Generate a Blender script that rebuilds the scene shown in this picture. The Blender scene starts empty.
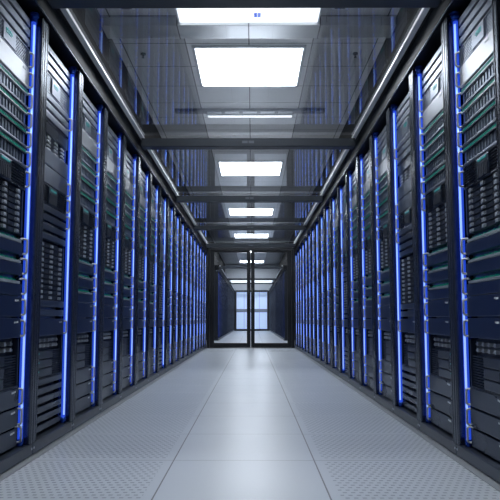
import bpy, bmesh, math, random
from mathutils import Vector, Matrix
random.seed(7)
C = bpy.context.scene.collection
SC = bpy.context.scene
A = 0.933            # half width of the aisle, rack front to rack front
PITCH = 0.6          # rack pitch along the aisle
Y0 = 2.15            # start of the first rack
N = 18               # racks per row up to the doors
YD = 13.0            # the glass doors
CEIL = 3.55
ROOF = 2.15          # glass roof over the aisle
Y2, N2 = 17.4, 25    # second aisle beyond the doors
YEND = Y2 + N2 * PITCH + 0.1

# ------------------------------------------------------------------ materials
def mat(name, col, rough=0.4, metal=0.0, emis=None, estr=0.0, coat=0.0, spec=None):
    m = bpy.data.materials.new(name); m.use_nodes = True
    b = m.node_tree.nodes['Principled BSDF']
    b.inputs['Base Color'].default_value = (*col, 1)
    b.inputs['Roughness'].default_value = rough
    b.inputs['Metallic'].default_value = metal
    if coat: b.inputs['Coat Weight'].default_value = coat
    if spec is not None: b.inputs['Specular IOR Level'].default_value = spec
    if emis:
        b.inputs['Emission Color'].default_value = (*emis, 1)
        b.inputs['Emission Strength'].default_value = estr
    return m

def brushed(name, col, rough, metal, scale=(3, 3, 220), amt=0.12):
    """metal sheet with a fine grain in its roughness and tone"""
    m = mat(name, col, rough, metal)
    nt = m.node_tree; b = nt.nodes['Principled BSDF']
    tc = nt.nodes.new('ShaderNodeTexCoord'); mp = nt.nodes.new('ShaderNodeMapping')
    mp.inputs['Scale'].default_value = scale
    no = nt.nodes.new('ShaderNodeTexNoise'); no.inputs['Scale'].default_value = 1.0; no.inputs['Detail'].default_value = 3
    nt.links.new(tc.outputs['Object'], mp.inputs['Vector']); nt.links.new(mp.outputs['Vector'], no.inputs['Vector'])
    mr = nt.nodes.new('ShaderNodeMapRange')
    mr.inputs['To Min'].default_value = max(0.02, rough - amt * 0.5); mr.inputs['To Max'].default_value = rough + amt * 0.5
    nt.links.new(no.outputs['Fac'], mr.inputs['Value']); nt.links.new(mr.outputs['Result'], b.inputs['Roughness'])
    return m

M = {}
M['post'] = mat('rack_post_steel', (0.085, 0.102, 0.135), 0.27, 0.95)
M['cab'] = mat('cabinet_black', (0.006, 0.009, 0.016), 0.5, 0.0)
M['panel'] = brushed('panel_steel', (0.22, 0.255, 0.32), 0.36, 0.9, (220, 3, 3))
M['silver'] = brushed('silver_panel', (0.62, 0.64, 0.68), 0.38, 0.85, (220, 3, 3))
M['slat'] = brushed('slat_steel', (0.30, 0.335, 0.40), 0.34, 0.9, (220, 3, 3))
M['flat'] = brushed('dark_panel', (0.060, 0.078, 0.115), 0.28, 0.9, (220, 3, 3))
M['bluecast'] = brushed('blue_cast_panel', (0.035, 0.062, 0.15), 0.30, 0.8, (220, 3, 3))  # blue reflection of the opposite row's tubes tinted into the panel colour
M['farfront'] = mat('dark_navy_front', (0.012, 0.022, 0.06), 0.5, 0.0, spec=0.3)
M['portgrey'] = mat('port_grey', (0.26, 0.30, 0.34), 0.45, 0.2)
M['slatmid'] = brushed('dark_slat_steel', (0.105, 0.135, 0.19), 0.32, 0.9, (220, 3, 3))
M['dark'] = mat('dark_tray', (0.014, 0.022, 0.042), 0.45, 0.3)
M['black'] = mat('black_gap', (0.006, 0.007, 0.009), 0.6)
M['blade'] = brushed('blade_metal', (0.20, 0.245, 0.32), 0.38, 0.8)
M['ledge'] = mat('light_ledge', (0.52, 0.55, 0.58), 0.4, 0.5)
M['green'] = mat('green_strip', (0.0, 0.13, 0.10), 0.5, 0.0, (0.0, 0.34, 0.25), 0.2)
M['teal'] = mat('teal_display', (0.01, 0.22, 0.24), 0.3, 0.0, (0.05, 0.5, 0.5), 0.2)
M['latch'] = mat('latch_metal', (0.42, 0.46, 0.52), 0.42, 0.5)
M['mark'] = mat('white_mark', (0.62, 0.66, 0.7), 0.5)
M['wire'] = mat('loop_wire', (0.46, 0.48, 0.51), 0.45, 0.2)
M['tube'] = mat('blue_tube', (0.01, 0.04, 0.4), 0.25, 0.0, (0.025, 0.085, 0.72), 0.75)
M['core'] = mat('blue_core', (0.1, 0.3, 0.9), 0.25, 0.0, (0.36, 0.54, 1.0), 0.95)
M['collar'] = mat('blue_collar', (0.02, 0.08, 0.5), 0.2, 0.6)
M['rail'] = mat('rail_black', (0.006, 0.007, 0.009), 0.45, 0.0, spec=0.12)
M['strip'] = mat('aluminium_strip', (0.86, 0.87, 0.88), 0.4, 0.25)
M['beam'] = mat('beam_steel', (0.035, 0.042, 0.052), 0.42, 0.5)
M['frame'] = mat('door_frame', (0.012, 0.014, 0.018), 0.4, 0.3)
M['chrome'] = mat('handle_steel', (0.6, 0.62, 0.65), 0.25, 1.0)
M['lamp'] = mat('lamp_diffuser', (0.9, 0.9, 0.9), 0.5, 0.0, (0.90, 0.945, 1.0), 20.5)
M['lamp2'] = mat('strip_diffuser', (0.9, 0.9, 0.9), 0.5, 0.0, (0.90, 0.95, 1.0), 1.5)
M['lampframe'] = mat('lamp_frame', (0.55, 0.57, 0.6), 0.35, 0.5)
M['duct'] = brushed('duct_metal', (0.66, 0.68, 0.70), 0.30, 0.8, (120, 3, 3))
M['duct_dark'] = mat('duct_dark', (0.10, 0.11, 0.13), 0.4, 0.5)
M['wall'] = mat('wall_black', (0.005, 0.0055, 0.0065), 0.7, spec=0.2)
M['wallgrey'] = mat('wall_grey', (0.45, 0.48, 0.52), 0.6)
M['bluereflect'] = mat('blue_reflection_glow', (0.03, 0.09, 0.5), 0.4, 0.0, (0.05, 0.15, 0.8), 0.6)  # glow put into the colour in place of a blue reflection
M['trim'] = mat('kick_trim', (0.35, 0.37, 0.40), 0.4, 0.5)
M['plinth'] = mat('plinth_steel', (0.055, 0.07, 0.095), 0.36, 0.7)

def thin_glass(name, tint=(1, 1, 1), base=0.05):
    """a thin sheet: transparent with mirror reflections that grow towards grazing angles"""
    m = bpy.data.materials.new(name); m.use_nodes = True
    nt = m.node_tree; nt.nodes.clear()
    out = nt.nodes.new('ShaderNodeOutputMaterial'); mix = nt.nodes.new('ShaderNodeMixShader')
    tr = nt.nodes.new('ShaderNodeBsdfTransparent'); tr.inputs['Color'].default_value = (*tint, 1)
    gl = nt.nodes.new('ShaderNodeBsdfGlossy'); gl.inputs['Roughness'].default_value = 0.02
    gl.inputs['Color'].default_value = (0.95, 0.97, 1, 1)
    fr = nt.nodes.new('ShaderNodeFresnel'); fr.inputs['IOR'].default_value = 1.5
    mr = nt.nodes.new('ShaderNodeMath'); mr.operation = 'MULTIPLY_ADD'
    mr.inputs[1].default_value = 1.45; mr.inputs[2].default_value = base; mr.use_clamp = True
    nt.links.new(fr.outputs[0], mr.inputs[0]); nt.links.new(mr.outputs[0], mix.inputs[0])
    nt.links.new(tr.outputs[0], mix.inputs[1]); nt.links.new(gl.outputs[0], mix.inputs[2])
    nt.links.new(mix.outputs[0], out.inputs['Surface'])
    return m
M['roofglass'] = thin_glass('roof_glass', (0.93, 0.95, 0.97), 0.0)
M['doorglass'] = thin_glass('door_glass', (0.86, 0.90, 0.95), 0.0)

def nmath(nt, op, a, b=None, c=None):
    n = nt.nodes.new('ShaderNodeMath'); n.operation = op
    for i, v in enumerate((a, b, c)):
        if v is None: continue
        if isinstance(v, (int, float)): n.inputs[i].default_value = v
        else: nt.links.new(v, n.inputs[i])
    return n.outputs[0]

TX0 = -0.3; TY0 = 0.275      # origin of the floor tile grid
def floor_material():
    m = bpy.data.materials.new('raised_floor_tiles'); m.use_nodes = True
    nt = m.node_tree; b = nt.nodes['Principled BSDF']; out = nt.nodes['Material Output']
    b.inputs['Roughness'].default_value = 0.4
    tc = nt.nodes.new('ShaderNodeTexCoord'); sp = nt.nodes.new('ShaderNodeSeparateXYZ')
    nt.links.new(tc.outputs['Object'], sp.inputs[0])
    x = nmath(nt, 'SUBTRACT', sp.outputs[0], TX0); y = nmath(nt, 'SUBTRACT', sp.outputs[1], TY0)
    fx = nmath(nt, 'FLOORED_MODULO', x, 0.6); fy = nmath(nt, 'FLOORED_MODULO', y, 0.6)
    def edge(f, w):   # distance to the tile edge below w
        d = nmath(nt, 'MINIMUM', f, nmath(nt, 'SUBTRACT', 0.6, f))
        return d, nmath(nt, 'LESS_THAN', d, w)
    dx, sx = edge(fx, 0.0028); dy, sy = edge(fy, 0.0022)
    sx = nmath(nt, 'MULTIPLY', sx, nmath(nt, 'LESS_THAN', nmath(nt, 'ABSOLUTE', sp.outputs[0]), 0.5)); seam = nmath(nt, 'MAXIMUM', sx, sy)
    # slots of the perforated tiles (outside the middle column)
    PX, PY = 0.029, 0.064
    cx = nmath(nt, 'SUBTRACT', nmath(nt, 'FLOORED_MODULO', nmath(nt, 'ADD', fx, 0.0), PX), PX / 2)
    row = nmath(nt, 'FLOOR', nmath(nt, 'DIVIDE', fy, PY / 2))
    shift = nmath(nt, 'MULTIPLY', nmath(nt, 'FLOORED_MODULO', row, 2.0), PX / 2)
    cx = nmath(nt, 'SUBTRACT', nmath(nt, 'FLOORED_MODULO', nmath(nt, 'ADD', fx, shift), PX), PX / 2)
    cy = nmath(nt, 'SUBTRACT', nmath(nt, 'FLOORED_MODULO', fy, PY / 2), PY / 4)
    slot = nmath(nt, 'MULTIPLY', nmath(nt, 'LESS_THAN', nmath(nt, 'ABSOLUTE', cx), 0.0072),
                 nmath(nt, 'LESS_THAN', nmath(nt, 'ABSOLUTE', cy), 0.0058))
    inside = nmath(nt, 'MULTIPLY', nmath(nt, 'GREATER_THAN', nmath(nt, 'ABSOLUTE', sp.outputs[0]), 0.338), nmath(nt, 'GREATER_THAN', dy, 0.034))
    side = nmath(nt, 'GREATER_THAN', nmath(nt, 'ABSOLUTE', sp.outputs[0]), 0.301)
    near = nmath(nt, 'LESS_THAN', sp.outputs[1], 12.0)
    hole = nmath(nt, 'MULTIPLY', nmath(nt, 'MULTIPLY', slot, inside), nmath(nt, 'MULTIPLY', side, near))
    # base colour: pale laminate, small tone shift tile to tile, dark seam line
    tile_id = nt.nodes.new('ShaderNodeCombineXYZ')
    nt.links.new(nmath(nt, 'FLOOR', nmath(nt, 'DIVIDE', x, 0.6)), tile_id.inputs[0])
    nt.links.new(nmath(nt, 'FLOOR', nmath(nt, 'DIVIDE', y, 0.6)), tile_id.inputs[1])
    wn = nt.nodes.new('ShaderNodeTexWhiteNoise'); wn.noise_dimensions = '3D'
    nt.links.new(tile_id.outputs[0], wn.inputs['Vector'])
    no = nt.nodes.new('ShaderNodeTexNoise'); no.inputs['Scale'].default_value = 5; no.inputs['Detail'].default_value = 6
    nt.links.new(tc.outputs['Object'], no.inputs['Vector'])
    v = nmath(nt, 'ADD', nmath(nt, 'MULTIPLY', wn.outputs['Value'], 0.05), nmath(nt, 'MULTIPLY', no.outputs['Fac'], 0.10))
    cr = nt.nodes.new('ShaderNodeMix'); cr.data_type = 'RGBA'
    cr.inputs[6].default_value = (0.46, 0.50, 0.555, 1); cr.inputs[7].default_value = (0.60, 0.64, 0.69, 1)
    nt.links.new(nmath(nt, 'MULTIPLY_ADD', v, 3.0, 0.2), cr.inputs[0])
    cs = nt.nodes.new('ShaderNodeMix'); cs.data_type = 'RGBA'
    nt.links.new(seam, cs.inputs[0]); nt.links.new(cr.outputs[2], cs.inputs[6]); cs.inputs[7].default_value = (0.12, 0.13, 0.15, 1)
    nt.links.new(cs.outputs[2], b.inputs['Base Color'])
    nt.links.new(nmath(nt, 'MULTIPLY_ADD', no.outputs['Fac'], 0.18, 0.24), b.inputs['Roughness'])
    tr = nt.nodes.new('ShaderNodeBsdfTransparent'); mx = nt.nodes.new('ShaderNodeMixShader')
    nt.links.new(hole, mx.inputs[0]); nt.links.new(b.outputs[0], mx.inputs[1]); nt.links.new(tr.outputs[0], mx.inputs[2])
    nt.links.new(mx.outputs[0], out.inputs['Surface'])
    return m
M['floor'] = floor_material()
M['damper'] = mat('damper_plate', (0.30, 0.34, 0.39), 0.5, 0.0)

def ceiling_material():
    m = bpy.data.materials.new('ceiling_tiles'); m.use_nodes = True
    nt = m.node_tree; b = nt.nodes['Principled BSDF']
    b.inputs['Roughness'].default_value = 0.45
    tc = nt.nodes.new('ShaderNodeTexCoord'); sp = nt.nodes.new('ShaderNodeSeparateXYZ')
    nt.links.new(tc.outputs['Object'], sp.inputs[0])
    def seam(o, off, per):
        f = nmath(nt, 'FLOORED_MODULO', nmath(nt, 'SUBTRACT', o, off), per)
        return nmath(nt, 'LESS_THAN', nmath(nt, 'MINIMUM', f, nmath(nt, 'SUBTRACT', per, f)), 0.006)
    s = nmath(nt, 'MAXIMUM', seam(sp.outputs[0], 0.0, 0.68), seam(sp.outputs[1], 0.3, 0.6))
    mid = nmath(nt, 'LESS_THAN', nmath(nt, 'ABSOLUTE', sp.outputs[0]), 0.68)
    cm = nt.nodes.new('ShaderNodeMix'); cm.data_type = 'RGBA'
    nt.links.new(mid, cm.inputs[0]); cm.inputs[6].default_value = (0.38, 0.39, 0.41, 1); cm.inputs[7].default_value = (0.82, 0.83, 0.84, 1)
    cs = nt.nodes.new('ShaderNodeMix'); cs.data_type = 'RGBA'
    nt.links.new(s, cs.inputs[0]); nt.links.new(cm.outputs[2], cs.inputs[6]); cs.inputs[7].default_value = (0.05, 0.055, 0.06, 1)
    nt.links.new(cs.outputs[2], b.inputs['Base Color'])
    return m
M['ceiling'] = ceiling_material()

# ------------------------------------------------------------------ mesh helpers
def bm_box(bm, x0, x1, y0, y1, z0, z1, bev=0.0):
    vs = [bm.verts.new(p) for p in ((x0,y0,z0),(x1,y0,z0),(x1,y1,z0),(x0,y1,z0),(x0,y0,z1),(x1,y0,z1),(x1,y1,z1),(x0,y1,z1))]
    fs = [bm.faces.new([vs[i] for i in f]) for f in ((0,3,2,1),(4,5,6,7),(0,1,5,4),(1,2,6,5),(2,3,7,6),(3,0,4,7))]
    if bev > 0:
        es = list({e for f in fs for e in f.edges})
        bmesh.ops.bevel(bm, geom=es, offset=bev, segments=2, affect='EDGES', profile=0.6)

def bm_cyl(bm, c, r, h, axis='z', seg=12, r2=None):
    """cylinder from c along +axis"""
    r2 = r if r2 is None else r2
    ring = []
    for k, (rr, t) in enumerate(((r, 0), (r2, h))):
        row = []
        for i in range(seg):
            a = 2 * math.pi * i / seg
            p, q = rr * math.cos(a), rr * math.sin(a)
            v = {'z': (c[0]+p, c[1]+q, c[2]+t), 'x': (c[0]+t, c[1]+p, c[2]+q), 'y': (c[0]+q, c[1]+t, c[2]+p)}[axis]
            row.append(bm.verts.new(v))
        ring.append(row)
    for i in range(seg):
        j = (i + 1) % seg
        f = bm.faces.new((ring[0][i], ring[0][j], ring[1][j], ring[1][i])); f.smooth = True
    bm.faces.new(ring[0][::-1]); bm.faces.new(ring[1])

def bm_wire(bm, pts, r, closed=False, seg=6):
    """round wire through points"""
    pts = [Vector(p) for p in pts]; n = len(pts); rows = []
    for i, p in enumerate(pts):
        a = pts[(i - 1) % n] if closed or i > 0 else p
        b = pts[(i + 1) % n] if closed or i < n - 1 else p
        t = (b - a).normalized()
        s = t.cross(Vector((0.3, 1, 0.2))).normalized(); q = t.cross(s)
        rows.append([bm.verts.new(p + r * (math.cos(2*math.pi*k/seg) * s + math.sin(2*math.pi*k/seg) * q)) for k in range(seg)])
    for i in range(n if closed else n - 1):
        j = (i + 1) % n
        for k in range(seg):
            l = (k + 1) % seg
            f = bm.faces.new((rows[i][k], rows[i][l], rows[j][l], rows[j][k])); f.smooth = True
    if not closed:
        bm.faces.new(rows[0][::-1]); bm.faces.new(rows[-1])

def mesh_of(bm, name, m):
    bmesh.ops.recalc_face_normals(bm, faces=bm.faces)
    me = bpy.data.meshes.new(name); bm.to_mesh(me); bm.free()
    for k in (m if isinstance(m, (list, tuple)) else [m]): me.materials.append(k)
    return me

def link(name, me, parent=None):
    o = bpy.data.objects.new(name, me); C.objects.link(o)
    if parent: o.parent = parent
    return o

def obj(name, bm, m, parent=None): return link(name, mesh_of(bm, name, m), parent)

def tag(o, label=None, cat=None, group=None, kind=None):
    if label: o['label'] = label
    if cat: o['category'] = cat
    if group: o['group'] = group
    if kind: o['kind'] = kind
    return o

def empty(name, loc, label, cat, group=None, kind=None):
    o = bpy.data.objects.new(name, None); C.objects.link(o); o.location = loc; o.empty_display_size = 0.1
    return tag(o, label, cat, group, kind)

def box_obj(name, dims, m, parent=None, bev=0.0):
    bm = bmesh.new(); bm_box(bm, *dims, bev); return obj(name, bm, m, parent)

# ------------------------------------------------------------------ rack prototypes
# local frame of a rack: u along the aisle (away from the camera), w out of the rack face, z up
UE0, UE1 = 0.052, 0.496      # width of the equipment
WF = -0.034                  # front of the equipment
class Kit:
    """builds meshes for one side of the aisle; side -1 = left row, +1 = right row"""
    def __init__(s, side): s.side = side; s.bm = bmesh.new()
    def box(s, u0, u1, w0, w1, z0, z1, bev=0.0):
        x0, x1 = sorted((-s.side * w0, -s.side * w1)); bm_box(s.bm, x0, x1, u0, u1, z0, z1, bev); return s
    def cyl(s, u, w, z0, r, h, seg=12, r2=None): bm_cyl(s.bm, (-s.side * w, u, z0), r, h, 'z', seg, r2); return s
    def stud(s, u, w, z, r, d, seg=8): bm_cyl(s.bm, (-s.side * w, u, z), r, -s.side * d, 'x', seg); return s
    def wire(s, pts, r, closed=False): bm_wire(s.bm, [(-s.side * w, u, z) for u, w, z in pts], r, closed); return s
    def done(s, name, m): return mesh_of(s.bm, name, m)

# each builder returns a list of (part name, mesh, [(sub-part name, mesh, label)], label)
def K(side): return Kit(side)

def slat(side, z0, z1, m='slat'):
    k = K(side); h = z1 - z0
    k.box(UE0, UE1, WF - 0.02, WF, z0 + 0.013, z1 - 0.001, 0.003)
    k.box(UE0, UE1, WF - 0.06, WF - 0.045, z0, z0 + 0.013)
    return ('blanking_panel', k.done('blanking_panel', M[m]), [])

def lattice(k, u0, u1, w, z0, z1, pitch, t):
    """two families of thin diagonal bars clipped to a rectangle"""
    W, H = u1 - u0, z1 - z0
    for sgn in (1, -1):
        c = -H
        while c < W:
            # line: u = c + s (sgn 1) / mirrored, s in 0..H
            a = max(0.0, -c); b = min(H, W - c)
            if b - a > 0.003:
                p0, p1 = (c + a, a), (c + b, b)
                if sgn < 0: p0, p1 = (W - p0[0], p0[1]), (W - p1[0], p1[1])
                d = Vector((p1[0]-p0[0], p1[1]-p0[1])).normalized(); n = Vector((-d.y, d.x)) * t / 2
                q = [(p0[0]+n.x, p0[1]+n.y), (p0[0]-n.x, p0[1]-n.y), (p1[0]-n.x, p1[1]-n.y), (p1[0]+n.x, p1[1]+n.y)]
                fr = [k.bm.verts.new((-k.side * w, u0 + u, z0 + z)) for u, z in q]
                bk = [k.bm.verts.new((-k.side * (w - 0.004), u0 + u, z0 + z)) for u, z in q]
                k.bm.faces.new(fr); k.bm.faces.new(bk[::-1])
                for i in range(4):
                    j = (i + 1) % 4; k.bm.faces.new((fr[i], bk[i], bk[j], fr[j]))
            c += pitch

def fan_unit(side, z0, z1, bright=True):
    """bezel with two mesh grilles and a centre plate carrying a display"""
    k = K(side); e = 0.006; u = (UE0, 0.205, 0.335, UE1)
    m = M['slat'] if bright else M['flat']
    k.box(UE0, UE1, WF - 0.03, WF - 0.022, z0, z1)
    k.box(UE0, UE1, WF - 0.03, WF, z1 - e, z1, 0.0015); k.box(UE0, UE1, WF - 0.03, WF, z0 + 0.002, z0 + 0.002 + e, 0.0015)
    k.box(UE0, UE0 + 0.008, WF - 0.03, WF, z0 + 0.008, z1 - e); k.box(UE1 - 0.008, UE1, WF - 0.03, WF, z0 + 0.008, z1 - e)
    k.box(u[1], u[2], WF - 0.03, WF + 0.003, z0 + 0.008, z1 - e, 0.003)
    subs = []
    for a, b in ((u[0] + 0.008, u[1]), (u[2], u[3] - 0.008)):
        g = K(side)
        g.box(a, b, WF - 0.0222, WF - 0.017, z0 + 0.008, z1 - e)
        g2 = K(side)
        if bright: lattice(g2, a, b, WF - 0.003, z0 + 0.008, z1 - e, 0.0155, 0.0048)
        else:
            n = 7
            for i in range(n):
                zz = z0 + 0.010 + (z1 - z0 - 0.018) * (i + 0.25) / n
                g2.box(a, b, WF - 0.016, WF - 0.003, zz, zz + 0.0045)
        subs.append(('fan_cavity', g.done('fan_cavity', M['black']), 'black cavity behind the grille'))
        subs.append(('grille', g2.done('grille', m), None))
    d = K(side)
    if bright:
        # a small teal emblem: short bars in two rows
        zc = z0 + (z1 - z0) * 0.66
        for i in range(5): d.box(u[1] + 0.025 + i * 0.014, u[1] + 0.035 + i * 0.014, WF, WF + 0.0045, zc - 0.004 + 0.003 * (i % 2), zc + 0.006 + 0.003 * (i % 2))
        for i in range(4): d.box(u[1] + 0.028 + i * 0.014, u[1] + 0.037 + i * 0.014, WF, WF + 0.0045, zc - 0.013, zc - 0.008)
    else:
        d.box(u[1] + 0.02, u[2] - 0.02, WF, WF + 0.005, z1 - 0.022, z1 - 0.013, 0.001)
    subs.append(('display', d.done('display', M['teal']), 'teal display'))
    if not bright:
        v = K(side)
        for i in range(6): v.box(u[1] + 0.012 + i * 0.018, u[1] + 0.024 + i * 0.018, WF, WF + 0.006, z0 + 0.012, z1 - 0.036)
        subs.append(('port_block', v.done('port_block', M['dark']), None))
    return ('fan_module', k.done('fan_module', m), subs)

def plain(side, z0, z1, m, name='front_panel', mark=True):
    k = K(side)
    k.box(UE0, UE1, WF - 0.03, WF + 0.002, z0 + 0.006, z1 - 0.001, 0.003)
    k.box(UE0, UE1, WF - 0.06, WF - 0.045, z0, z0 + 0.007)
    subs = []
    if mark:
        d = K(side); zc = z1 - 0.2 * (z1 - z0)
        # the badge sits at the right-hand end as one faces the rack
        e = UE1 - 0.075 if side < 0 else UE0 + 0.105
        d.box(e, e + 0.025, WF, WF + 0.0035, zc - 0.005, zc + 0.003); d.box(e + 0.029, e + 0.041, WF, WF + 0.0035, zc - 0.003, zc + 0.004)
        subs.append(('badge', d.done('badge', M['mark']), 'small white badge'))
    return (name, k.done(name, m), subs)

def blades(side, z0, z1, white):
    """chassis: green strip on top, a row of upright blades, a pale ledge underneath"""
    k = K(side); h = z1 - z0
    k.box(UE0, UE1, WF - 0.06, WF - 0.018, z0, z1)
    k.box(UE0, UE1, WF - 0.06, WF + 0.002, z0 + 0.001, z0 + 0.012, 0.002)
    k.box(UE0, UE1, WF - 0.06, WF - 0.004, z0 + 0.014, z0 + 0.018)
    k.box(UE0, UE1, WF - 0.06, WF - 0.002, z1 - 0.006, z1 - 0.001, 0.001)
    b = K(side); n = 28; du = (UE1 - UE0) / n
    for i in range(n): b.box(UE0 + i * du + 0.002, UE0 + (i + 1) * du - 0.002, WF - 0.04, WF - 0.006 - 0.003 * (i % 2), z0 + 0.019, z1 - 0.026)
    g = K(side)
    g.box(UE0, UE1, WF - 0.05, WF - 0.002, z1 - 0.017, z1 - 0.008)
    for i in range(28): g.box(UE0 + i * du + 0.004, UE0 + (i + 1) * du - 0.006, WF - 0.01, WF, z1 - 0.016, z1 - 0.009)
    l = K(side); l.box(UE0, UE1, WF - 0.05, WF, z1 - 0.025, z1 - 0.018, 0.001)
    subs = [('blade_row', b.done('blade_row', M['blade']), None), ('status_strip', g.done('status_strip', M['green']), 'green status strip'),
            ('light_ledge', l.done('light_ledge', M['ledge'] if white else M['dark']), 'pale ledge' if white else 'dark ledge')]
    return ('blade_chassis', k.done('blade_chassis', M['panel']), subs)

def drives(side, z0, z1, rows):
    k = K(side); k.box(UE0, UE1, WF - 0.06, WF - 0.028, z0, z1)
    k.box(UE0, UE0 + 0.012, WF - 0.06, WF - 0.006, z0, z1); k.box(UE1 - 0.012, UE1, WF - 0.06, WF - 0.006, z0, z1)
    l = K(side); cols = 3; w = (UE1 - UE0 - 0.03) / cols; h = (z1 - z0) / rows
    l.box(UE0 + 0.014, UE1 - 0.014, WF - 0.05, WF - 0.035, z0 + 0.004, z1 - 0.004)
    for r in range(rows):
        for c in range(cols):
            a = UE0 + 0.015 + c * w; zz = z0 + r * h
            k.box(a + 0.002, a + w - 0.002, WF - 0.03, WF - 0.01, zz + 0.003, zz + h - 0.003)
            l.box(a + w * 0.54, a + w * 0.73, WF - 0.012, WF, zz + h * 0.26, zz + h * 0.76, 0.001)
            l.box(a + w * 0.80, a + w * 0.84, WF - 0.012, WF - 0.006, zz + h * 0.3, zz + h * 0.6)
    return ('drive_bank', k.done('drive_bank', M['dark']), [('latch_button', l.done('latch_button', M['latch']), 'pale metal latches')])

def mixed(side, z0, z1):
    """slatted mesh block over three columns of pale sockets"""
    k = K(side); k.box(UE0, UE1, WF - 0.04, WF - 0.012, z0, z1)
    k.box(UE0, UE1, WF - 0.03, WF, z1 - 0.006, z1)
    zt = z1 - 0.062
    k.box(UE0 + 0.10, UE1, WF - 0.03, WF - 0.003, zt, z1 - 0.006, 0.002)
    g = K(side)
    for i in range(5):
        zz = zt + 0.004 + i * 0.011
        for j in range(4): g.box(UE0 + 0.008 + j * 0.022, UE0 + 0.024 + j * 0.022, WF - 0.013, WF - 0.006, zz, zz + 0.006)
    l = K(side); rows = 4; h = (zt - z0 - 0.004) / rows
    l.box(UE0 + 0.02, UE1 - 0.02, WF - 0.03, WF - 0.018, z0 + 0.004, zt - 0.006)
    for r in range(rows):
        for c in range(4):
            a = UE0 + 0.03 + c * 0.108
            l.box(a, a + 0.026, WF - 0.02, WF - 0.006, z0 + 0.004 + r * h, z0 + r * h + h * 0.66, 0.001)
            l.box(a + 0.034, a + 0.050, WF - 0.02, WF - 0.008, z0 + 0.004 + r * h, z0 + r * h + h * 0.68)
    return ('patch_module', k.done('patch_module', M['flat']), [('vent_grid', g.done('vent_grid', M['black']), None), ('socket_row', l.done('socket_row', M['ledge']), 'pale sockets')])

def switch(side, z0, z1):
    k = K(side)
    k.box(UE0, UE1, WF - 0.05, WF - 0.03, z0, z1)
    k.box(UE0, UE1, WF - 0.05, WF, z0 + 0.002, z1 - 0.036, 0.003)
    g = K(side); g.box(UE0 + 0.004, UE1 - 0.02, WF - 0.05, WF - 0.026, z1 - 0.022, z1 - 0.018)
    for i in range(24): g.box(UE0 + 0.01 + i * 0.017, UE0 + 0.019 + i * 0.017, WF - 0.027, WF - 0.014, z1 - 0.022, z1 - 0.016 + 0.004 * (i % 3 == 0))
    l = K(side)
    l.box(UE0 + 0.004, UE1 - 0.02, WF - 0.05, WF + 0.001, z1 - 0.035, z1 - 0.023, 0.001)
    return ('network_switch', k.done('network_switch', M['bluecast']), [('status_strip', g.done('status_strip', M['green']), 'green status strip'), ('port_strip', l.done('port_strip', M['portgrey']), 'pale grey port strip')])

def enclosure(side, z0, z1):
    """large unit: small bay row on top, finned grid at the near end, three blocks beside it"""
    k = K(side); H = z1 - z0
    k.box(UE0, UE1, WF - 0.06, WF - 0.03, z0, z1)
    k.box(UE0, UE1, WF - 0.05, WF - 0.002, z0, z0 + 0.006); k.box(UE1 - 0.006, UE1, WF - 0.05, WF - 0.004, z0, z1)
    n = 12
    ft = z1 - 0.062
    for i in range(n): k.box(UE1 - 0.15, UE1 - 0.008, WF - 0.04, WF - 0.012, z0 + 0.01 + (ft - z0 - 0.012) * i / n, z0 + 0.01 + (ft - z0 - 0.012) * (i + 0.45) / n)
    for i in range(n): k.box(UE0 + 0.004, UE0 + 0.062, WF - 0.04, WF - 0.012, z0 + 0.01 + (ft - z0 - 0.012) * i / n, z0 + 0.01 + (ft - z0 - 0.012) * (i + 0.45) / n)
    subs = []
    bh = (ft - z0 - 0.008) / 3
    for i in range(3):
        b = K(side); b.box(UE0 + 0.068, UE1 - 0.16, WF - 0.04, WF + 0.001, z0 + 0.008 + i * bh, z0 + 0.008 + (i + 1) * bh - 0.005, 0.003)
        subs.append(('module_block', b.done('module_block', M['flat']), None))
    l = K(side); l.box(UE0 + 0.045, UE1 - 0.008, WF - 0.055, WF - 0.04, ft + 0.008, ft + 0.056)
    for r in range(2):
        for c in range(6):
            a = UE0 + 0.05 + c * 0.062
            l.box(a, a + 0.016, WF - 0.04, WF - 0.008, ft + 0.010 + r * 0.026, ft + 0.026 + r * 0.026, 0.001)
            l.box(a + 0.022, a + 0.03, WF - 0.04, WF - 0.010, ft + 0.012 + r * 0.026, ft + 0.02 + r * 0.026)
    subs.append(('latch_button', l.done('latch_button', M['latch']), 'pale metal latches'))
    d = K(side)
    for i in range(3): d.box(UE0 + 0.078, UE0 + 0.092, WF, WF + 0.003, z0 + 0.008 + (i + 1) * bh - 0.02, z0 + 0.008 + (i + 1) * bh - 0.014)
    subs.append(('indicator', d.done('indicator', M['teal']), 'tiny teal lights'))
    return ('blade_enclosure', k.done('blade_enclosure', M['dark']), subs)

def cable_loop(side, zc, h=0.066):
    """rounded wire loop standing around the light tube"""
    k = K(side); u = 0.511; w0, w1 = -0.055, -0.023; r = 0.010; pts = []
    for cw, cz, a0 in ((w1 - r, zc + h/2 - r, 0), (w0 + r, zc + h/2 - r, 90), (w0 + r, zc - h/2 + r, 180), (w1 - r, zc - h/2 + r, 270)):
        for i in range(4):
            a = math.radians(a0 + 30 * i); pts.append((u + 0.006 * (1 if cw > -0.04 else -1), cw + r * math.cos(a), cz + r * math.sin(a)))
    k.wire(pts, 0.0048, True)
    k.wire([(0.49, -0.046, zc + h/2 - 0.004), (0.512, -0.040, zc + h/2 - 0.002), (0.526, -0.022, zc + h/2 - 0.001)], 0.003)
    return ('cable_loop', k.done('cable_loop', M['wire']), [])

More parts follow.
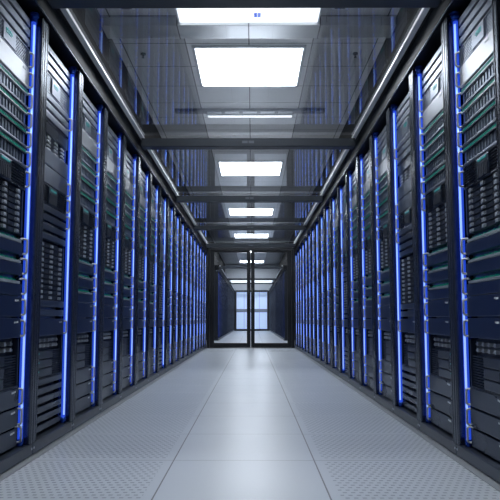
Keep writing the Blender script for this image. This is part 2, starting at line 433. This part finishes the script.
def shell(side):
    out = []
    k = K(side)
    k.box(0.0, PITCH - 0.001, -0.50, -0.10, 0.02, 2.0)
    k.box(0.0, PITCH - 0.001, -0.12, -0.07, 1.952, 2.0)
    k.box(0.0, 0.02, -0.12, -0.02, 0.03, 1.96); k.box(PITCH - 0.021, PITCH - 0.001, -0.12, -0.02, 0.03, 1.96)
    out.append(('cabinet', k.done('cabinet', M['cab']), []))
    for u0, u1, c in ((0.0005, 0.046, 0.030), (0.556, 0.5985, 0.572)):
        k = K(side)
        k.box(u0, c - 0.003, -0.06, 0.0, 0.056, 1.999, 0.004); k.box(c + 0.003, u1, -0.06, -0.001, 0.056, 1.999, 0.004)
        k.box(u0 + 0.004, u1 - 0.004, -0.06, -0.010, 0.056, 1.998)
        out.append(('post', k.done('post', M['post']), []))
    k = K(side)
    k.box(0.001, PITCH - 0.001, -0.12, 0.0, 0.006, 0.056, 0.004)
    s = K(side)
    for u in (0.014, PITCH - 0.014): s.stud(u, 0.0, 0.034, 0.0055, 0.002)
    out.append(('plinth', k.done('plinth', M['plinth']), [('screw', s.done('screw', M['latch']), 'bright screw heads')]))
    k = K(side)
    k.box(0.498, 0.509, -0.075, -0.048, 0.06, 1.95)
    z = 0.09
    while z < 1.94:
        k.box(0.500, 0.506, -0.050, -0.046, z, z + 0.009); z += 0.0222
    out.append(('mounting_rail', k.done('mounting_rail', M['post']), []))
    k = K(side); k.cyl(0.531, -0.032, 0.085, 0.0112, 1.90, 16)
    c = K(side); c.cyl(0.5255, -0.0275, 0.10, 0.0058, 1.84, 12)
    out.append(('light_tube', k.done('light_tube', M['tube']), [('led_core', c.done('led_core', M['core']), 'paler blue core')]))
    k = K(side)
    k.cyl(0.531, -0.032, 1.955, 0.018, 0.010, 16); k.cyl(0.531, -0.032, 1.967, 0.016, 0.020, 16, 0.025); k.cyl(0.531, -0.032, 1.988, 0.025, 0.008, 16)
    out.append(('tube_socket', k.done('tube_socket', M['collar']), []))
    k = K(side); k.cyl(0.531, -0.032, 0.058, 0.015, 0.03, 16)
    out.append(('tube_foot', k.done('tube_foot', M['collar']), []))
    return out

def stack_a(side):
    o = []
    for z0, z1 in ((1.903, 1.95), (1.856, 1.903), (1.81, 1.856)): o.append(slat(side, z0, z1))
    o.append(fan_unit(side, 1.722, 1.81, True))
    o.append(plain(side, 1.622, 1.722, M['silver'], 'front_panel'))
    for i, (z0, z1) in enumerate(((1.533, 1.622), (1.444, 1.533), (1.355, 1.444), (1.266, 1.355))): o.append(blades(side, z0, z1, i < 2))
    o.append(fan_unit(side, 1.165, 1.266, False))
    o.append(drives(side, 0.966, 1.165, 8))
    for z0, z1 in ((0.877, 0.966), (0.788, 0.877), (0.70, 0.788)): o.append(switch(side, z0, z1))
    for z0, z1 in ((0.607, 0.70), (0.517, 0.607)): o.append(plain(side, z0, z1, M['bluecast'], 'storage_server'))
    o.append(enclosure(side, 0.312, 0.517))
    for z0, z1 in ((0.227, 0.312), (0.143, 0.227), (0.06, 0.143)): o.append(plain(side, z0, z1, M['flat'], 'power_unit'))
    for zc in (1.77, 1.675, 1.578, 1.489, 1.40, 1.311, 1.22, 0.92, 0.832, 0.744, 0.653, 0.562, 0.27, 0.185, 0.11): o.append(cable_loop(side, zc))
    return o

def stack_b(side):
    o = []
    for z0, z1 in ((1.903, 1.95), (1.856, 1.903), (1.81, 1.856)): o.append(slat(side, z0, z1))
    o.append(fan_unit(side, 1.713, 1.81, True))
    for z0, z1 in ((1.668, 1.713), (1.622, 1.668), (1.576, 1.622)): o.append(slat(side, z0, z1))
    o.append(mixed(side, 1.435, 1.576))
    for z0, z1 in ((1.349, 1.435), (1.258, 1.349)): o.append(plain(side, z0, z1, M['panel'], 'storage_server', False))
    o.append(fan_unit(side, 1.16, 1.258, False))
    for z0, z1 in ((1.114, 1.16), (1.068, 1.114), (1.022, 1.068), (0.977, 1.022)): o.append(slat(side, z0, z1, 'slatmid'))
    o.append(drives(side, 0.695, 0.977, 11))
    for z0, z1 in ((0.65, 0.695), (0.605, 0.65)): o.append(slat(side, z0, z1, 'slatmid'))
    o.append(plain(side, 0.517, 0.605, M['bluecast'], 'storage_server'))
    o.append(enclosure(side, 0.32, 0.517))
    for i in range(6): o.append(slat(side, 0.06 + 0.0433 * i, 0.06 + 0.0433 * (i + 1), 'flat'))
    for zc in (1.665, 1.30, 1.21, 1.12, 0.56): o.append(cable_loop(side, zc))
    return o

ORD = 'first second third fourth fifth sixth seventh eighth ninth tenth eleventh twelfth thirteenth fourteenth fifteenth sixteenth seventeenth eighteenth'.split()
def rack_label(row, i, kind):
    look = 'black server rack with green-striped blade units' if kind == 'A' else 'black server rack filled with slatted blanking panels'
    if i == 0: return f'{look}, {row} row, cut by the picture edge'
    if i < 10: return f'{look}, {ORD[i]} from the camera in the {row} row'
    j = N - 1 - i
    return f'{look}, {row} row, ' + ('right beside the glass doors' if j == 0 else f'{ORD[j]} from the glass doors')

B_AT = {-1: {1, 7, 13}, 1: {2, 6, 10, 14}}
for side in (-1, 1):
    row = 'left' if side < 0 else 'right'
    sh = shell(side); protos = {'A': sh + stack_a(side), 'B': sh + stack_b(side)}
    first = {}
    for i in range(N):
        kind = 'B' if i in B_AT[side] else 'A'
        loc = (side * A, Y0 + i * PITCH, 0)
        if kind not in first:
            r = empty('server_rack', loc, rack_label(row, i, kind), 'server rack', f'server racks in the {row} row')
            for ent in protos[kind]:
                p = link(ent[0], ent[1], r)
                for s in ent[2]:
                    q = link(s[0], s[1], p)
                    if s[2]: q['label'] = s[2]
            first[kind] = r
        else:
            src = first[kind]
            r = src.copy(); C.objects.link(r); r.location = loc; r['label'] = rack_label(row, i, kind)
            for ch in list(src.children):
                c = ch.copy(); C.objects.link(c); c.parent = r
                for g in list(ch.children):
                    d = g.copy(); C.objects.link(d); d.parent = c

# second aisle beyond the doors: same racks, plain fronts at that distance
for side in (-1, 1):
    row = 'left' if side < 0 else 'right'
    sh = shell(side)
    k = K(side)
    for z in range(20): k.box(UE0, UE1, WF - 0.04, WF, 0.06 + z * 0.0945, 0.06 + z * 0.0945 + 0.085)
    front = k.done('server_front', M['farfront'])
    src = None
    for i in range(N2):
        loc = (side * A, Y2 + i * PITCH, 0)
        if src is None:
            r = empty('server_rack', loc, f'dark server rack with blue light tube in the {row} row beyond the glass doors', 'server rack', f'racks in the {row} row beyond the doors')
            for ent in sh:
                if ent[0] in ('cabinet', 'light_tube', 'plinth', 'post'):
                    p = link(ent[0], ent[1], r)
                    if ent[0] == 'light_tube': p.location.x = side * 0.004   # tubes sit a little deeper here
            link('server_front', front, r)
            src = r
        else:
            r = src.copy(); C.objects.link(r); r.location = loc
            for ch in list(src.children):
                c = ch.copy(); C.objects.link(c); c.parent = r

# ------------------------------------------------------------------ containment over the aisles
def rail(side, y0, y1, label, grp):
    r = empty('header_rail', (side * A, y0, 2.008), label, 'rail', grp)
    k = K(side); L = y1 - y0
    # sloping dark face between the rack tops and the pale strip
    def prism(k, pts):
        a = [k.bm.verts.new((-side * w, 0.0, z)) for w, z in pts]; b = [k.bm.verts.new((-side * w, L, z)) for w, z in pts]
        n = len(pts); k.bm.faces.new(a); k.bm.faces.new(b[::-1])
        for i in range(n): k.bm.faces.new((a[i], b[i], b[(i+1) % n], a[(i+1) % n]))
    prism(k, [(-0.30, -0.006), (0.0, -0.006), (0.006, -0.006), (0.006, 0.114), (0.03, 0.118), (0.03, 0.142), (-0.30, 0.142)])
    link('rail_body', k.done('rail_body', M['rail']), r)
    k = K(side); k.box(0, L, 0.022, 0.053, 0.115, 0.134, 0.002)
    tag(link('edge_strip', k.done('edge_strip', M['strip']), r), 'pale aluminium edge strip')
    k = K(side); k.box(0, L, 0.002, 0.0125, -0.003, 0.003, 0.002)
    tag(link('lower_lip', k.done('lower_lip', M['post']), r), 'grey lower lip')
    return r
for side in (-1, 1):
    row = 'left' if side < 0 else 'right'
    rail(side, Y0, YD - 0.05, f'long black header rail with silver strip above the {row} rack row', 'header rails over the aisle')
    rail(side, Y2, Y2 + N2 * PITCH, f'black header rail above the {row} rack row beyond the glass doors', 'header rails beyond the doors')

def beam(y, label, grp, z0=2.05, z1=2.122):
    r = empty('crossbeam', (0, y, z0), label, 'beam', grp)
    w = A - 0.0325
    box_obj('beam_body', (-w, w, -0.05, 0.05, 0, z1 - z0), M['beam'], r, 0.004)
    bm = bmesh.new(); bm_box(bm, -0.05, -0.004, -0.054, -0.049, 0.028, 0.048); bm_box(bm, 0.004, 0.05, -0.054, -0.049, 0.028, 0.048)
    obj('joint_plate', bm, M['duct_dark'], r)
    return r
BY = [2.685 + 2.385 * i for i in range(5)]
for i, y in enumerate(BY):
    lab = ['dark steel crossbeam under the glass roof, nearest the camera', 'dark steel crossbeam just before the second square ceiling light',
           'third dark crossbeam from the camera under the glass roof', 'dark crossbeam under the glass roof, second from the glass doors',
           'dark crossbeam under the glass roof closest to the glass doors'][i]
    beam(y, lab, 'crossbeams of the glass roof')
edges = BY + [YD - 0.06]
for i in range(5):
    lab = ['large glass roof pane nearest the camera with blue reflections', 'glass roof pane between the second and third crossbeams', 'glass roof pane between the third and fourth crossbeams',
           'glass roof pane between the last two crossbeams', 'short glass roof pane touching the glass door portal'][i]
    o = box_obj('glass_roof_pane', (-A + 0.052, A - 0.052, edges[i] + 0.052, edges[i + 1] - 0.052, ROOF - 0.004, ROOF - 0.0035), M['roofglass'])
    # a single sheet: keep only the lower face so the light crosses one surface
    bm = bmesh.new(); bm.from_mesh(o.data)
    bmesh.ops.delete(bm, geom=[f for f in bm.faces if f.normal.z > -0.5], context='FACES'); bm.to_mesh(o.data); bm.free()
    tag(o, lab, 'glass pane', 'glass roof panes')
for y in (Y2 + 0.06, 22.6, 25.03, 32.2):
    beam(y, 'dark crossbeam over the second aisle beyond the glass doors', 'crossbeams beyond the doors')

r = empty('strip_light', (0, 23.815, 2.10), 'broad white light panel under the roof of the second aisle beyond the glass doors', 'ceiling light')
box_obj('lamp_housing', (-0.84, 0.84, -1.163, 1.163, 0.004, 0.022), M['lampframe'], r, 0.003)
box_obj('diffuser', (-0.82, 0.82, -1.12, 1.12, 0.0, 0.006), M['lamp2'], r)

# portal, doors
FW = A - 0.003
r = tag(bpy.data.objects.new('trim_1', None), 'black portal frame around the glass doors', 'door frame', None, 'structure'); C.objects.link(r); r.location = (0, YD, 0)
bm = bmesh.new()
bm_box(bm, -FW, -FW + 0.06, -0.05, 0.05, 0, 2.15, 0.004); bm_box(bm, FW - 0.06, FW, -0.05, 0.05, 0, 2.15, 0.004)
bm_box(bm, -FW + 0.06, FW - 0.06, -0.05, 0.05, 2.07, 2.15, 0.004)
obj('frame', bm, M['frame'], r)
box_obj('threshold', (-FW + 0.06, FW - 0.06, -0.05, 0.05, 0.001, 0.012), M['frame'], r, 0.002)
for n, sd in ((1, -1), (2, 1)):
    d = tag(bpy.data.objects.new(f'door_{n}', None), 'black framed glass door, ' + ('left leaf' if sd < 0 else 'right leaf') + ' at the end of the aisle', 'door', None, 'structure')
    C.objects.link(d); d.location = (0, YD, 0)
    x0, x1 = sorted((sd * 0.004, sd * (FW - 0.063)))
    bm = bmesh.new()
    inner, outer = (0.078, 0.09)
    a, b = (outer, inner) if sd < 0 else (inner, outer)
    bm_box(bm, x0, x0 + a, -0.022, 0.022, 0.016, 2.066, 0.003); bm_box(bm, x1 - b, x1, -0.022, 0.022, 0.016, 2.066, 0.003)
    bm_box(bm, x0 + a, x1 - b, -0.022, 0.022, 0.016, 0.105, 0.003); bm_box(bm, x0 + a, x1 - b, -0.022, 0.022, 2.03, 2.066, 0.003)
    obj('door_frame', bm, M['frame'], d)
    bm = bmesh.new(); vs = [bm.verts.new(p) for p in ((x0 + a, 0, 0.105), (x1 - b, 0, 0.105), (x1 - b, 0, 2.03), (x0 + a, 0, 2.03))]; bm.faces.new(vs)
    obj('pane', bm, M['doorglass'], d)
    bm = bmesh.new(); hx = sd * 0.04
    bm_cyl(bm, (hx, -0.055, 0.85), 0.009, 0.42, 'z', 10)
    for z in (0.9, 1.22): bm_cyl(bm, (hx, -0.055, z), 0.007, 0.034, 'y', 8)
    tag(obj('door_handle', bm, M['frame'], d), 'black pull handle')

# ------------------------------------------------------------------ room
YB = -1.2
WX = 1.445
def struct(o, label=None, cat=None): return tag(o, label, cat, None, 'structure')
bm = bmesh.new()
vs = [bm.verts.new(p) for p in ((-WX, YB, 0), (WX, YB, 0), (WX, YEND + 0.1, 0), (-WX, YEND + 0.1, 0))]; bm.faces.new(vs)
fl = struct(obj('floor', bm, M['floor']), 'pale grey raised floor with slotted tiles along both rack rows', 'floor')
box_obj('damper_plate', (-WX, WX, YB, 12.0, -0.06, -0.025), M['damper'], fl)
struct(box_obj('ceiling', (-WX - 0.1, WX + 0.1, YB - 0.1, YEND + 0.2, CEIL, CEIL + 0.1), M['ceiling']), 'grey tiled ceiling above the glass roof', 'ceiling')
struct(box_obj('wall_left', (-WX - 0.1, -WX, YB, YEND + 0.1, -0.06, CEIL), M['wall']), 'black wall above the left rack row', 'wall')
struct(box_obj('wall_right', (WX, WX + 0.1, YB, YEND + 0.1, -0.06, CEIL), M['wall']), 'black wall above the right rack row', 'wall')
struct(box_obj('wall_back', (-WX, WX, YB - 0.1, YB, -0.06, CEIL), M['wallgrey']), 'grey wall behind the camera', 'wall')
struct(box_obj('wall_far', (-WX, WX, YEND + 0.1, YEND + 0.2, -0.06, CEIL), M['wallgrey']), 'grey wall at the far end of the second aisle', 'wall')
for side in (-1, 1):
    row = 'left' if side < 0 else 'right'
    k = K(side); k.box(Y0, YD - 0.055, 0.001, 0.034, 0.0005, 0.004)
    o = link('baseboard_' + row, k.done('baseboard', M['trim']))
    o.location = (side * A, 0, 0); struct(o, f'thin grey floor trim along the {row} rack row', 'floor trim')

# far end doors, pale and lit
yf = Y2 + N2 * PITCH
r = struct(bpy.data.objects.new('trim_2', None), 'dark portal frame at the far end of the second aisle', 'door frame'); C.objects.link(r); r.location = (0, yf, 0)
bm = bmesh.new(); bm_box(bm, -FW, -FW + 0.11, -0.05, 0.05, 0, 2.15); bm_box(bm, FW - 0.11, FW, -0.05, 0.05, 0, 2.15); bm_box(bm, -FW + 0.11, FW - 0.11, -0.05, 0.05, 2.05, 2.15); bm_box(bm, -FW + 0.11, FW - 0.11, -0.05, 0.05, 0, 0.1)
obj('frame', bm, M['frame'], r)
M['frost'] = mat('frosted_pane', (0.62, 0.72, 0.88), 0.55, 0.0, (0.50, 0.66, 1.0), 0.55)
M['frostband'] = mat('frosted_band', (0.28, 0.33, 0.42), 0.5)
for n, sd in ((3, -1), (4, 1)):
    d = struct(bpy.data.objects.new(f'door_{n}', None), 'pale frosted door, ' + ('left leaf' if sd < 0 else 'right leaf') + ' at the far end beyond the second aisle', 'door'); C.objects.link(d); d.location = (0, yf, 0)
    w = FW - 0.115
    for i in range(2):
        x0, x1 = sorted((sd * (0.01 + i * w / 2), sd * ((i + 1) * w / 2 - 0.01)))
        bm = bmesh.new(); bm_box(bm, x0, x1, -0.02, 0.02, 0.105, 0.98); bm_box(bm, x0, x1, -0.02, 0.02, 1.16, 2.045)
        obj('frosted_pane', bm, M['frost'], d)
    x0, x1 = sorted((sd * 0.01, sd * (w - 0.01)))
    box_obj('push_band', (x0, x1, -0.024, 0.02, 0.985, 1.155), M['frostband'], d)

# ------------------------------------------------------------------ ceiling fittings
PY = [2.1 + 4.8 * i for i in range(7)]
plab = ['square white ceiling light overhead beyond the top of the picture', 'large square white ceiling light nearest the camera', 'square white ceiling light behind the second crossbeam',
        'third square ceiling light from the camera, seen through the glass roof', 'small-looking fourth ceiling light just above the doors', 'ceiling light seen through the glass doors, nearer one', 'ceiling light over the far end of the second aisle']
for y, lab in zip(PY, plab):
    r = empty('ceiling_light', (0, y, CEIL), lab, 'ceiling light', 'square ceiling lights')
    bm = bmesh.new(); w, d, t = 0.62, 0.57, 0.035
    bm_box(bm, -w, -w + t, -d, d, -0.03, -0.001, 0.004); bm_box(bm, w - t, w, -d, d, -0.03, -0.001, 0.004)
    bm_box(bm, -w + t, w - t, -d, -d + t, -0.03, -0.001, 0.004); bm_box(bm, -w + t, w - t, d - t, d, -0.03, -0.001, 0.004)
    obj('lamp_frame', bm, M['lampframe'], r)
    tag(box_obj('diffuser', (-w + t, w - t, -d + t, d - t, -0.014, -0.002), M['lamp'], r), 'glowing white diffuser')

# wide strip lamp and duct in front of the first square light
r = empty('strip_light', (0, 5.57, CEIL), 'wide white strip light crossing the ceiling at the top of the picture', 'ceiling light')
box_obj('lamp_housing', (-0.69, 0.69, -0.15, 0.15, -0.06, -0.001), M['lampframe'], r, 0.004)
box_obj('diffuser', (-0.67, 0.67, -0.14, 0.14, -0.066, -0.058), M['lamp2'], r)
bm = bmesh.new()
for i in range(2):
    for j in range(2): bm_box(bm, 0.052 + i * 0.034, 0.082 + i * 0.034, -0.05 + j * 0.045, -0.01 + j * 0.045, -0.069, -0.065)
tag(obj('blue_reflection', bm, M['bluereflect'], r), 'four small blue squares')  # glowing squares added to stand in for a reflection on the diffuser
r = empty('ceiling_duct', (0, 5.86, CEIL), 'brushed metal duct crossing the ceiling behind the wide strip light', 'duct')
box_obj('duct_body', (-WX + 0.001, WX - 0.001, -0.14, 0.14, -0.09, -0.001), M['duct'], r, 0.006)
bm = bmesh.new()
for x in (-0.7, 0.0, 0.7): bm_box(bm, x - 0.006, x + 0.006, -0.144, 0.144, -0.094, -0.001)
obj('duct_seam', bm, M['duct_dark'], r)
r = empty('cable_trunking', (0, 8.37, CEIL), 'slim dark cable trunking crossing the ceiling behind the first square light', 'cable trunking')
box_obj('trunk_body', (-1.05, 1.05, -0.05, 0.05, -0.045, -0.001), M['duct_dark'], r, 0.004)
bm = bmesh.new()
for i in range(5): bm_box(bm, -0.6 + i * 0.25, -0.4 + i * 0.25, -0.04, 0.03, -0.048, -0.044)
obj('cover_plate', bm, M['lampframe'], r)
r = empty('strip_light', (0, 8.52, CEIL), 'narrow glowing stand-in for a panel reflection beside the slim dark cable trunking', 'ceiling light')  # added glowing bar imitating the reflected edge of a square light
box_obj('lamp_housing', (-0.62, 0.62, -0.05, 0.05, -0.05, -0.001), M['lampframe'], r, 0.003)
box_obj('diffuser', (-0.6, 0.6, -0.036, 0.036, -0.055, -0.048), M['lamp2'], r)

def sprinkler(x, y, label):
    r = empty('sprinkler', (x, y, CEIL), label, 'sprinkler', 'ceiling sprinklers')
    bm = bmesh.new(); bm_cyl(bm, (0, 0, -0.012), 0.03, 0.011, 'z', 16)
    obj('rose', bm, M['duct_dark'], r)
    bm = bmesh.new(); bm_cyl(bm, (0, 0, -0.045), 0.008, 0.035, 'z', 10); bm_cyl(bm, (0, 0, -0.05), 0.016, 0.005, 'z', 14)
    obj('nozzle', bm, M['duct_dark'], r)
sprinkler(-1.18, 6.55, 'small dark sprinkler on the ceiling left of the first square light')
sprinkler(1.18, 6.55, 'small dark sprinkler on the ceiling right of the first square light')
for x, lab in ((-1.15, 'small pale rectangular detector on the ceiling, left of the wide strip light'), (0.86, 'small pale rectangular detector on the ceiling, right of the wide strip light')):
    r = empty('smoke_detector', (x, 5.5, CEIL), lab, 'detector', 'ceiling detectors')
    box_obj('detector_body', (-0.075, 0.075, -0.03, 0.03, -0.03, -0.001), M['ledge'], r, 0.006)
    box_obj('detector_slot', (-0.05, 0.05, -0.012, 0.012, -0.034, -0.029), M['duct_dark'], r)

# ------------------------------------------------------------------ camera, world, view
cam = bpy.data.cameras.new('camera'); co = bpy.data.objects.new('camera', cam); C.objects.link(co)
F = 610.0; cam.sensor_width = 36.0; cam.lens = F / 500 * 36
co.location = (0.037, 0, 0.6)
co.rotation_euler = (math.radians(90) + math.atan(55.5 / F), 0, math.atan(2.5 / F))
cam.clip_start = 0.02; cam.shift_y = 14.0 / 500
SC.camera = co
w = bpy.data.worlds.new('world'); SC.world = w; w.use_nodes = True
w.node_tree.nodes['Background'].inputs[0].default_value = (0.02, 0.03, 0.05, 1)
w.node_tree.nodes['Background'].inputs[1].default_value = 0.3
SC.view_settings.view_transform = 'Standard'; SC.view_settings.look = 'None'
SC.view_settings.gamma = 1; SC.view_settings.use_curve_mapping = False
SC.view_settings.exposure = 0.0
SC.cycles.use_denoising = True
SC.cycles.max_bounces = 10; SC.cycles.transparent_max_bounces = 24
SC.cycles.sample_clamp_indirect = 6.0
